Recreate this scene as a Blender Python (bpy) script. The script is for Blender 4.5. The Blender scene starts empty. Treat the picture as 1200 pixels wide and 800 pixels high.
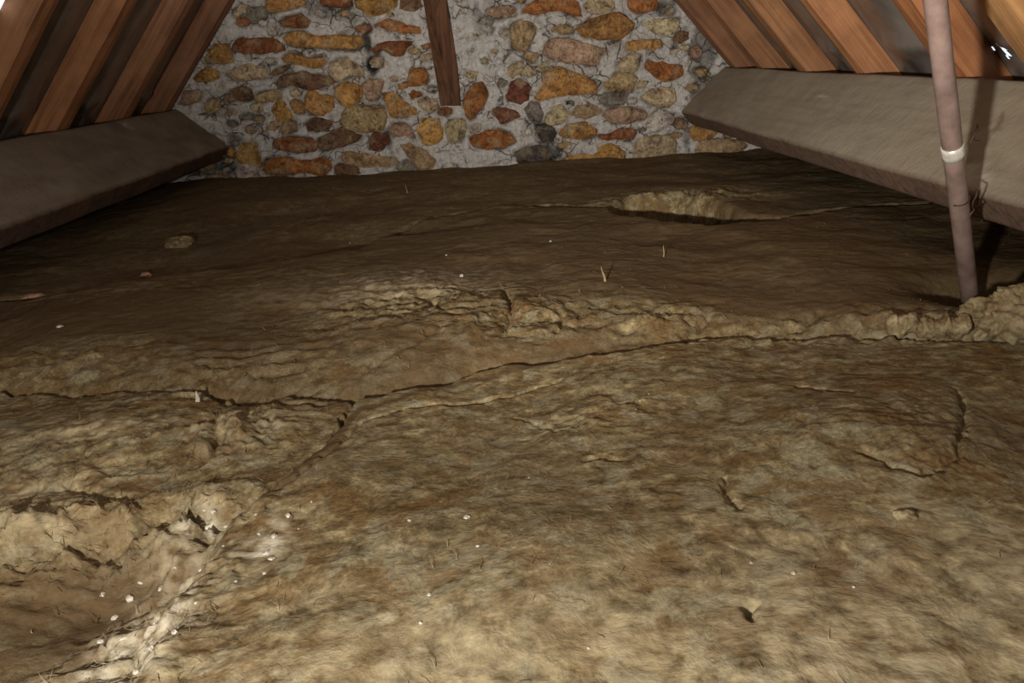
import bpy, bmesh, math, random
import numpy as np
from mathutils import Matrix, Vector

# ------------------------------------------------------------------ camera, world, light, exposure
SC = bpy.context.scene
COL = SC.collection
F = 867.0                       # focal length in pixels of the 1200 x 800 frame
CZ = 0.75                       # eye height above the attic floor boards

def cam_axes(vp=(565, 66), roll=4.6):
    dy = np.array([(vp[0]-600)/F, -(vp[1]-400)/F, -1.0]); dy /= np.linalg.norm(dy)
    r = math.radians(roll)
    a = np.array([math.cos(r), math.sin(r), 0.0])
    dx = np.array([a[0], a[1], -(a @ dy)/dy[2]]); dx /= np.linalg.norm(dx)
    return np.array([dx, dy, np.cross(dx, dy)])
M = cam_axes()
cam_d = bpy.data.cameras.new('camera'); cam = bpy.data.objects.new('camera', cam_d); COL.objects.link(cam)
cam_d.sensor_width = 36; cam_d.lens = F/1200*36; cam_d.clip_start = 0.02
mw = Matrix([list(M[i])+[0] for i in range(3)]+[[0, 0, 0, 1]]); mw.translation = (0, 0, CZ)
cam.matrix_world = mw
SC.camera = cam

world = bpy.data.worlds.new('daylight'); SC.world = world; world.use_nodes = True
wb = world.node_tree.nodes['Background']; wb.inputs[0].default_value = (0.75, 0.87, 1.0, 1); wb.inputs[1].default_value = 1.5

# one hand lamp held to the left of the lens: a forward beam with a wide spill
LAMP = (-0.32, -0.17, CZ-0.07)
for nm, kind, watt in (('hand_lamp_beam', 'SPOT', 195.0), ('hand_lamp_spill', 'POINT', 39.0)):
    ld = bpy.data.lights.new(nm, kind); ld.energy = watt; ld.color = (1.0, 0.93, 0.82); ld.shadow_soft_size = 0.022
    lo = bpy.data.objects.new(nm, ld); COL.objects.link(lo); lo.location = LAMP
    if kind == 'SPOT':
        ld.spot_size = math.radians(80); ld.spot_blend = 1.0
        lo.rotation_euler = Vector((0.30, 1.0, 0.30)).to_track_quat('-Z', 'Y').to_euler()

SC.view_settings.view_transform = 'Standard'; SC.view_settings.look = 'None'
SC.view_settings.gamma = 1.0; SC.view_settings.use_curve_mapping = False
SC.view_settings.exposure = -0.05

# ------------------------------------------------------------------ pixel helpers
def ray(px, py): return M @ np.array([(px-600)/F, -(py-400)/F, -1.0])
def onY(px, py, Y): d = ray(px, py); return d*(Y/d[1])
def onZ(px, py, Z=-0.47): d = ray(px, py); return d*(Z/d[2])
YW = 3.40                                   # the gable wall stands 3.4 m ahead

# ------------------------------------------------------------------ numpy noise
_tabs = [np.random.RandomState(100+i).rand(256, 256) for i in range(8)]
def vn(x, y, s=0):
    t = _tabs[s % 8]
    xi = np.floor(x).astype(int); yi = np.floor(y).astype(int); fx = x-xi; fy = y-yi
    fx = fx*fx*fx*(fx*(fx*6-15)+10); fy = fy*fy*fy*(fy*(fy*6-15)+10)
    a = t[xi & 255, yi & 255]; b = t[(xi+1) & 255, yi & 255]; c = t[xi & 255, (yi+1) & 255]; d = t[(xi+1) & 255, (yi+1) & 255]
    return (a+(b-a)*fx+(c-a)*fy+(a-b-c+d)*fx*fy)*2-1
def fbm(x, y, o=3, s=0):
    v = 0; a = 1.0; tot = 0
    for i in range(o):
        v = v+a*vn(x+17.3*i, y-9.1*i, s+i); tot += a; a *= 0.5
        x, y = 1.62*x-1.18*y, 1.18*x+1.62*y
    return v/tot
def ridged(x, y, o=3, s=0):
    v = 0; a = 1.0; tot = 0
    for i in range(o):
        v = v+a*(1-2*np.abs(vn(x+5.3*i, y+3.7*i, s+i))); tot += a; a *= 0.5
        x, y = 1.62*x-1.18*y, 1.18*x+1.62*y
    return v/tot
def seg_dist(P, X, Y, closed=True):
    d = np.full(X.shape, 1e9); n = len(P)
    for i in range(n if closed else n-1):
        ax, ay = P[i]; bx, by = P[(i+1) % n]; ex, ey = bx-ax, by-ay
        t = np.clip(((X-ax)*ex+(Y-ay)*ey)/(ex*ex+ey*ey+1e-12), 0, 1)
        d = np.minimum(d, (X-ax-t*ex)**2+(Y-ay-t*ey)**2)
    return np.sqrt(d)
def inside(P, X, Y):
    r = np.zeros(X.shape, bool); n = len(P)
    for i in range(n):
        ax, ay = P[i]; bx, by = P[(i+1) % n]
        if ay == by: continue
        r ^= ((ay > Y) != (by > Y)) & (X < (bx-ax)*(Y-ay)/(by-ay)+ax)
    return r
def sdist(P, X, Y): return np.where(inside(P, X, Y), 1, -1)*seg_dist(P, X, Y)

# ------------------------------------------------------------------ object helpers
def tag(o, label=None, cat=None, group=None, kind=None):
    if label: o['label'] = label
    if cat: o['category'] = cat
    if group: o['group'] = group
    if kind: o['kind'] = kind
    return o
def mesh_obj(name, V, Fc, mat, parent=None, smooth=True, attrs=None):
    me = bpy.data.meshes.new(name)
    V = np.asarray(V, dtype=np.float32); Fc = np.asarray(Fc, dtype=np.int32) if not isinstance(Fc, list) else Fc
    if isinstance(Fc, list): me.from_pydata(V.tolist(), [], Fc)
    else:
        k = Fc.shape[1]
        me.vertices.add(len(V)); me.vertices.foreach_set('co', V.ravel())
        me.loops.add(Fc.size); me.loops.foreach_set('vertex_index', Fc.ravel())
        me.polygons.add(len(Fc)); me.polygons.foreach_set('loop_start', np.arange(0, Fc.size, k, dtype=np.int32))
        me.update(calc_edges=True)
    me.polygons.foreach_set('use_smooth', [smooth]*len(me.polygons))
    for n, a in (attrs or {}).items():
        at = me.attributes.new(n, 'FLOAT', 'POINT'); at.data.foreach_set('value', np.asarray(a, dtype=np.float32).ravel())
    me.validate(); me.update()
    me.materials.append(mat)
    o = bpy.data.objects.new(name, me); COL.objects.link(o)
    if parent: o.parent = parent
    return o
def empty(name, loc=(0, 0, 0)):
    o = bpy.data.objects.new(name, None); COL.objects.link(o); o.location = loc; o.empty_display_size = 0.05
    return o
def grid_faces(nx, ny, keep=None):
    i = np.arange(nx-1); j = np.arange(ny-1); I, J = np.meshgrid(i, j, indexing='ij')
    a = I*ny+J; Fq = np.stack([a, a+ny, a+ny+1, a+1], -1).reshape(-1, 4)
    if keep is not None:
        kk = keep.ravel(); Fq = Fq[kk[Fq].any(axis=1)]
    return Fq
def compact(V, Fq, attrs):
    used = np.unique(Fq); m = np.full(len(V), -1); m[used] = np.arange(len(used))
    return V[used], m[Fq], {k: a.ravel()[used] for k, a in attrs.items()}

# ------------------------------------------------------------------ materials
def new_mat(name):
    m = bpy.data.materials.new(name); m.use_nodes = True
    nt = m.node_tree; b = nt.nodes['Principled BSDF']
    return m, nt, b
def N(nt, t, **kw):
    n = nt.nodes.new(t)
    for k, v in kw.items():
        if k.startswith('_'): setattr(n, k[1:], v)
        else: n.inputs[k.replace('__', ' ')].default_value = v
    return n
def noise(nt, vec, scale, detail=4, rough=0.55, dist=0.0):
    n = N(nt, 'ShaderNodeTexNoise', Scale=scale, Detail=detail, Roughness=rough, Distortion=dist)
    nt.links.new(vec, n.inputs['Vector']); return n.outputs['Fac']
def ramp(nt, fac, stops):
    r = N(nt, 'ShaderNodeValToRGB'); e = r.color_ramp.elements
    while len(e) < len(stops): e.new(0.5)
    for el, (p, c) in zip(e, stops): el.position = p; el.color = (*c, 1)
    nt.links.new(fac, r.inputs[0]); return r.outputs[0]
def mix(nt, fac, a, b, mode='MIX'):
    n = N(nt, 'ShaderNodeMix', _data_type='RGBA', _blend_type=mode)
    for s, v in ((n.inputs[0], fac), (n.inputs[6], a), (n.inputs[7], b)):
        if isinstance(v, (float, int)): s.default_value = v
        elif isinstance(v, tuple): s.default_value = (*v, 1)
        else: nt.links.new(v, s)
    return n.outputs[2]
def mth(nt, op, a, b=0.0):
    n = N(nt, 'ShaderNodeMath', _operation=op)
    for s, v in ((n.inputs[0], a), (n.inputs[1], b)):
        if isinstance(v, (float, int)): s.default_value = v
        else: nt.links.new(v, s)
    return n.outputs[0]
def bump(nt, b, h, strength, dist):
    n = N(nt, 'ShaderNodeBump', Strength=strength, Distance=dist)
    nt.links.new(h, n.inputs['Height']); nt.links.new(n.outputs[0], b.inputs['Normal'])
def attr(nt, name):
    n = N(nt, 'ShaderNodeAttribute', _attribute_name=name); return n.outputs['Fac']
def coords(nt, which='Object', scale=None):
    tc = N(nt, 'ShaderNodeTexCoord'); o = tc.outputs[which]
    if scale:
        mp = N(nt, 'ShaderNodeMapping'); mp.inputs['Scale'].default_value = scale
        nt.links.new(o, mp.inputs[0]); o = mp.outputs[0]
    return o

def make_wool():
    m, nt, b = new_mat('mineral_wool')
    c = coords(nt); cs = coords(nt, scale=(1, 1.15, 1.1))
    warp = N(nt, 'ShaderNodeTexNoise', Scale=9.0, Detail=2.0); nt.links.new(c, warp.inputs['Vector'])
    wv = N(nt, 'ShaderNodeVectorMath', _operation='MULTIPLY_ADD'); wv.inputs[1].default_value = (0.05, 0.05, 0.05)
    nt.links.new(warp.outputs['Color'], wv.inputs[0]); nt.links.new(cs, wv.inputs[2]); wc = wv.outputs[0]
    big = noise(nt, c, 4.5, 3); mid = noise(nt, wc, 46, 4, 0.55, 0.15); fine = noise(nt, wc, 190, 4, 0.65, 0.3); hue = noise(nt, wc, 15, 5, 0.62); grn = noise(nt, wc, 24, 4, 0.6)
    base = ramp(nt, mid, [(0.33, (0.135, 0.092, 0.044)), (0.46, (0.25, 0.190, 0.100)), (0.55, (0.335, 0.262, 0.143)), (0.68, (0.52, 0.425, 0.25))])
    base = mix(nt, ramp(nt, hue, [(0.46, (0, 0, 0)), (0.60, (0.8, 0.8, 0.8))]), base, (0.235, 0.143, 0.058))
    base = mix(nt, ramp(nt, grn, [(0.53, (0, 0, 0)), (0.62, (0.7, 0.7, 0.7))]), base, (0.40, 0.365, 0.25))
    base = mix(nt, ramp(nt, big, [(0.46, (0, 0, 0)), (0.64, (0.4, 0.4, 0.4))]), base, (0.27, 0.235, 0.145))
    fl = ramp(nt, fine, [(0.35, (0.60, 0.57, 0.53)), (0.5, (0.97, 0.97, 0.97)), (0.64, (1.28, 1.26, 1.2)), (0.72, (1.9, 1.9, 1.8))])
    base = mix(nt, 0.85, base, fl, 'MULTIPLY')
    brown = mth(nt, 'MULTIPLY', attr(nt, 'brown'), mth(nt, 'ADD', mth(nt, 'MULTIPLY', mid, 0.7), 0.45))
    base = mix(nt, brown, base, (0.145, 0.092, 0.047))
    cl = N(nt, 'ShaderNodeClamp'); nt.links.new(mth(nt, 'MULTIPLY', attr(nt, 'pale'), mth(nt, 'MULTIPLY', mth(nt, 'SUBTRACT', mid, 0.28), 3.2)), cl.inputs[0])
    base = mix(nt, cl.outputs[0], base, (0.62, 0.52, 0.34))
    cl2 = N(nt, 'ShaderNodeClamp'); nt.links.new(mth(nt, 'MULTIPLY', attr(nt, 'white'), mth(nt, 'MULTIPLY', mth(nt, 'SUBTRACT', mid, 0.42), 6.0)), cl2.inputs[0])
    base = mix(nt, cl2.outputs[0], base, (0.85, 0.80, 0.68))
    nt.links.new(base, b.inputs['Base Color'])
    b.inputs['Roughness'].default_value = 0.95; b.inputs['Specular IOR Level'].default_value = 0.12
    h = mth(nt, 'ADD', mth(nt, 'MULTIPLY', mid, 1.0), mth(nt, 'MULTIPLY', fine, 0.22))
    bump(nt, b, h, 0.32, 0.012)
    return m
WOOL = make_wool()

def make_mortar():
    m, nt, b = new_mat('lime_mortar'); c = coords(nt)
    a = noise(nt, c, 11, 5, 0.65, 0.5); f = noise(nt, c, 55, 6, 0.72, 0.4); p = noise(nt, c, 24, 4, 0.6, 0.8)
    base = ramp(nt, a, [(0.32, (0.52, 0.47, 0.43)), (0.44, (0.80, 0.77, 0.745)), (0.6, (0.92, 0.90, 0.885)), (0.74, (0.78, 0.70, 0.57))])
    base = mix(nt, 0.85, base, ramp(nt, f, [(0.30, (0.35, 0.32, 0.30)), (0.43, (0.92, 0.91, 0.90)), (0.7, (1.2, 1.2, 1.2))]), 'MULTIPLY')
    base = mix(nt, ramp(nt, p, [(0.60, (0, 0, 0)), (0.70, (0.7, 0.7, 0.7))]), base, (0.42, 0.33, 0.23))
    # fine open cracks between lumps of mortar
    wv = N(nt, 'ShaderNodeVectorMath', _operation='MULTIPLY_ADD'); wv.inputs[1].default_value = (0.09, 0.09, 0.09)
    wn = N(nt, 'ShaderNodeTexNoise', Scale=12.0, Detail=4.0); nt.links.new(c, wn.inputs['Vector']); nt.links.new(wn.outputs['Color'], wv.inputs[0]); nt.links.new(c, wv.inputs[2])
    vo = N(nt, 'ShaderNodeTexVoronoi', Scale=15.0, _feature='DISTANCE_TO_EDGE'); nt.links.new(wv.outputs[0], vo.inputs['Vector'])
    ck = mth(nt, 'MULTIPLY', ramp(nt, vo.outputs['Distance'], [(0.0, (1, 1, 1)), (0.05, (0, 0, 0))]), ramp(nt, a, [(0.42, (0.9, 0.9, 0.9)), (0.55, (0, 0, 0))]))
    base = mix(nt, ck, base, (0.13, 0.11, 0.095))
    base = mix(nt, attr(nt, 'soot_shade'), base, (0.05, 0.046, 0.042))
    base = mix(nt, attr(nt, 'joint'), base, (0.10, 0.082, 0.066))
    nt.links.new(base, b.inputs['Base Color']); b.inputs['Roughness'].default_value = 0.95; b.inputs['Specular IOR Level'].default_value = 0.15
    bump(nt, b, mth(nt, 'SUBTRACT', mth(nt, 'ADD', f, mth(nt, 'MULTIPLY', p, 0.7)), mth(nt, 'MULTIPLY', ck, 0.6)), 1.0, 0.02)
    return m
MORTAR = make_mortar()

def make_stone():
    m, nt, b = new_mat('rubble_stone'); c = coords(nt)
    oi = N(nt, 'ShaderNodeObjectInfo'); col = oi.outputs['Color']
    a = noise(nt, c, 20, 5, 0.68, 0.7); f = noise(nt, c, 80, 6, 0.74); g = noise(nt, c, 13, 4, 0.6, 0.5); h = noise(nt, c, 30, 4, 0.65, 0.6)
    base = mix(nt, 1.0, col, ramp(nt, a, [(0.30, (0.22, 0.16, 0.12)), (0.45, (0.80, 0.74, 0.68)), (0.66, (1.35, 1.35, 1.30))]), 'MULTIPLY')
    base = mix(nt, ramp(nt, g, [(0.50, (0, 0, 0)), (0.66, (0.6, 0.6, 0.6))]), base, (0.70, 0.56, 0.36))
    base = mix(nt, ramp(nt, h, [(0.58, (0, 0, 0)), (0.68, (0.75, 0.75, 0.75))]), base, (0.17, 0.105, 0.065))
    base = mix(nt, 0.85, base, ramp(nt, f, [(0.32, (0.30, 0.25, 0.22)), (0.5, (0.97, 0.97, 0.95)), (0.7, (1.35, 1.35, 1.35))]), 'MULTIPLY')
    nt.links.new(base, b.inputs['Base Color']); b.inputs['Roughness'].default_value = 0.8; b.inputs['Specular IOR Level'].default_value = 0.3
    bump(nt, b, mth(nt, 'ADD', a, mth(nt, 'MULTIPLY', f, 0.6)), 1.0, 0.026)
    return m
STONE = make_stone()

def make_wood(name, dark, mid_, light, rough=0.7, grain=(2.2, 60, 60), dust=None, spec=0.3):
    m, nt, b = new_mat(name); c = coords(nt, scale=grain); c2 = coords(nt)
    g = noise(nt, c, 1.0, 5, 0.6, 0.6); blot = noise(nt, c2, 4.5, 4, 0.6); fine = noise(nt, c, 3.5, 4, 0.7)
    base = ramp(nt, g, [(0.32, dark), (0.52, mid_), (0.72, light)])
    base = mix(nt, 0.75, base, ramp(nt, blot, [(0.3, (0.55, 0.52, 0.5)), (0.5, (1, 1, 1)), (0.7, (1.3, 1.25, 1.15))]), 'MULTIPLY')
    oi = N(nt, 'ShaderNodeObjectInfo'); base = mix(nt, 1.0, base, oi.outputs['Color'], 'MULTIPLY')
    if dust:
        dd = noise(nt, c2, 20, 6, 0.65)
        da = mth(nt, 'MULTIPLY', attr(nt, 'dust'), mth(nt, 'ADD', 0.55, mth(nt, 'MULTIPLY', dd, 0.75)))
        cl = N(nt, 'ShaderNodeClamp'); nt.links.new(da, cl.inputs[0])
        dcol = mix(nt, noise(nt, c2, 7, 3), tuple(x*0.75 for x in dust), tuple(min(1, x*1.2) for x in dust))
        base = mix(nt, cl.outputs[0], base, dcol)
        base = mix(nt, attr(nt, 'mark'), base, (0.62, 0.58, 0.5))
    nt.links.new(base, b.inputs['Base Color']); b.inputs['Roughness'].default_value = rough; b.inputs['Specular IOR Level'].default_value = spec
    bump(nt, b, mth(nt, 'ADD', g, mth(nt, 'MULTIPLY', fine, 0.4)), 0.5, 0.004)
    return m
RAFTER = make_wood('rafter_wood', (0.21, 0.108, 0.057), (0.35, 0.185, 0.095), (0.44, 0.255, 0.135))
PURLIN = make_wood('dusty_purlin_wood', (0.10, 0.055, 0.04), (0.21, 0.12, 0.085), (0.30, 0.19, 0.13), dust=(0.43, 0.38, 0.295), rough=0.9, spec=0.12)
POST = make_wood('old_post_wood', (0.05, 0.022, 0.012), (0.16, 0.075, 0.04), (0.25, 0.125, 0.065), grain=(50, 50, 2))
BOARD = make_wood('floor_board_wood', (0.1, 0.06, 0.035), (0.2, 0.13, 0.08), (0.28, 0.19, 0.12), grain=(40, 2, 40))

def simple(name, col, rough=0.6, metal=0.0, spec=0.5, nscale=30, namp=0.35, bmp=0.0, detail=4):
    m, nt, b = new_mat(name); c = coords(nt); n = noise(nt, c, nscale, detail, 0.6)
    lo = tuple(max(0, x*(1-namp)) for x in col); hi = tuple(min(1, x*(1+namp)) for x in col)
    nt.links.new(ramp(nt, n, [(0.35, lo), (0.65, hi)]), b.inputs['Base Color'])
    b.inputs['Roughness'].default_value = rough; b.inputs['Metallic'].default_value = metal; b.inputs['Specular IOR Level'].default_value = spec
    if bmp: bump(nt, b, n, 0.6, bmp)
    return m
MEMBRANE = simple('roofing_membrane_plastic', (0.19, 0.165, 0.148), 0.30, spec=0.5, nscale=8, bmp=0.003)
PIPE = simple('pole_paint', (0.235, 0.165, 0.145), 0.38, spec=0.55, nscale=22, namp=0.3, bmp=0.0006, detail=6)
STEEL = simple('bare_zinc', (0.80, 0.78, 0.70), 0.30, metal=0.35, nscale=60, namp=0.2)
WIRE = simple('rusty_wire', (0.10, 0.06, 0.045), 0.6, metal=0.6, nscale=90)
CRUMB = simple('white_plaster', (0.70, 0.66, 0.57), 0.9, spec=0.2, nscale=120, namp=0.25, bmp=0.002)
CHIP = simple('terracotta_chip', (0.50, 0.30, 0.20), 0.85, spec=0.2, nscale=90, bmp=0.002)
STRAW = simple('straw_pale', (0.34, 0.27, 0.16), 0.8, spec=0.2, nscale=80)
PLASTER = simple('rough_render', (0.34, 0.31, 0.28), 0.95, spec=0.1, nscale=9, bmp=0.01)

# ------------------------------------------------------------------ roof geometry (section constant along y)
XC = -0.143                       # ridge line
SL = math.radians(48.7); CS, SN = math.cos(SL), math.sin(SL)
HW, ZT = 1.195, -0.116            # outer upper purlin edge: half width, height (eye level 0)
PW, PT = 0.262, 0.09              # purlin depth and thickness
RD, RW = 0.078, 0.066             # rafter depth and width
Y0 = -1.60                        # gable behind the photographer
ZR = ZT+HW*SN/CS                  # ridge height of the rafter inner face

# ---- floor
v = [(-2.6, Y0, 0), (2.3, Y0, 0), (2.3, YW+0.25, 0), (-2.6, YW+0.25, 0), (-2.6, Y0, -0.05), (2.3, Y0, -0.05), (2.3, YW+0.25, -0.05), (-2.6, YW+0.25, -0.05)]
tag(mesh_obj('floor', v, [(0, 1, 2, 3), (7, 6, 5, 4), (0, 4, 5, 1), (1, 5, 6, 2), (2, 6, 7, 3), (3, 7, 4, 0)], BOARD, smooth=False), kind='structure')

# ---- roofing membrane on both slopes = ceiling
RAFTER_Y = {1: [(3.285, .075), (2.955, .065), (2.560, .075), (2.155, .065), (1.690, .080), (1.360, .135)], -1: [(3.290, .075), (2.900, .065), (2.450, .078), (2.035, .075)]}
def membrane(side):
    ny, ns = 560, 260
    ys = np.linspace(Y0-0.02, YW+0.05, ny); ss = np.linspace(-0.03, 2.75, ns)
    Yg, Sg = np.meshgrid(ys, ss, indexing='ij')
    dist = np.full(Yg.shape, 9.0)                 # distance to the nearest rafter, 0 on it
    for y0, w in RAFTER_Y[side]: dist = np.minimum(dist, np.maximum(np.abs(Yg-(y0+w/2))-(w/2+0.006), 0))
    bay = np.clip(dist/0.06, 0, 1); bay = bay*bay*(3-2*bay)
    sag = 0.016*np.clip(dist/0.17, 0, 1)+0.007*ridged(Yg*7, Sg*0.7, 2, 3)+0.012*np.exp(-((Sg-(1.83-0.05))/0.03)**2)+0.004*fbm(Yg*5, Sg*5, 3, 1)
    off = RD+0.0015-bay*sag
    x = XC+side*(Sg*CS+off*SN); z = CZ+ZR-Sg*SN+off*CS
    V = np.stack([x, Yg, z], -1).reshape(-1, 3)
    Fq = grid_faces(ny, ns)
    if side > 0: Fq = Fq[:, ::-1]
    cen = V[Fq].mean(axis=1)-np.array([0, 0, CZ])
    cc = cen @ M                                   # -> camera axes, to find where the daylight shows
    px = 600+F*cc[:, 0]/np.where(cc[:, 2] < 0, -cc[:, 2], 1e9); py = 400-F*cc[:, 1]/np.where(cc[:, 2] < 0, -cc[:, 2], 1e9)
    if side < 0: bad = (np.hypot(px+1, py-3) < 9) & (cc[:, 2] < 0)
    else: bad = (((np.abs((px-1179)-(py-61)*0.6) < 2.2) & (np.abs(py-61) < 6)) | (np.hypot(px-1163, py-55) < 2.6)) & (cc[:, 2] < 0)
    Fq = Fq[~bad]
    return tag(mesh_obj('ceiling', V, Fq, MEMBRANE), kind='structure')
membrane(-1); membrane(1)

# ---- gable behind the photographer
ext = 2.05; zt = ZR+RD/CS+0.05
v = []
for y in (Y0, Y0-0.25):
    v += [(XC-ext-0.15, y, 0), (XC+ext+0.15, y, 0), (XC+ext+0.15, y, 0.01), (XC, y, CZ+zt+0.1), (XC-ext-0.15, y, 0.01)]
tag(mesh_obj('wall_front', v, [(0, 1, 2, 3, 4), (9, 8, 7, 6, 5), (0, 5, 6, 1), (1, 6, 7, 2), (2, 7, 8, 3), (3, 8, 9, 4), (4, 9, 5, 0)], PLASTER, smooth=False), kind='structure')

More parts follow.
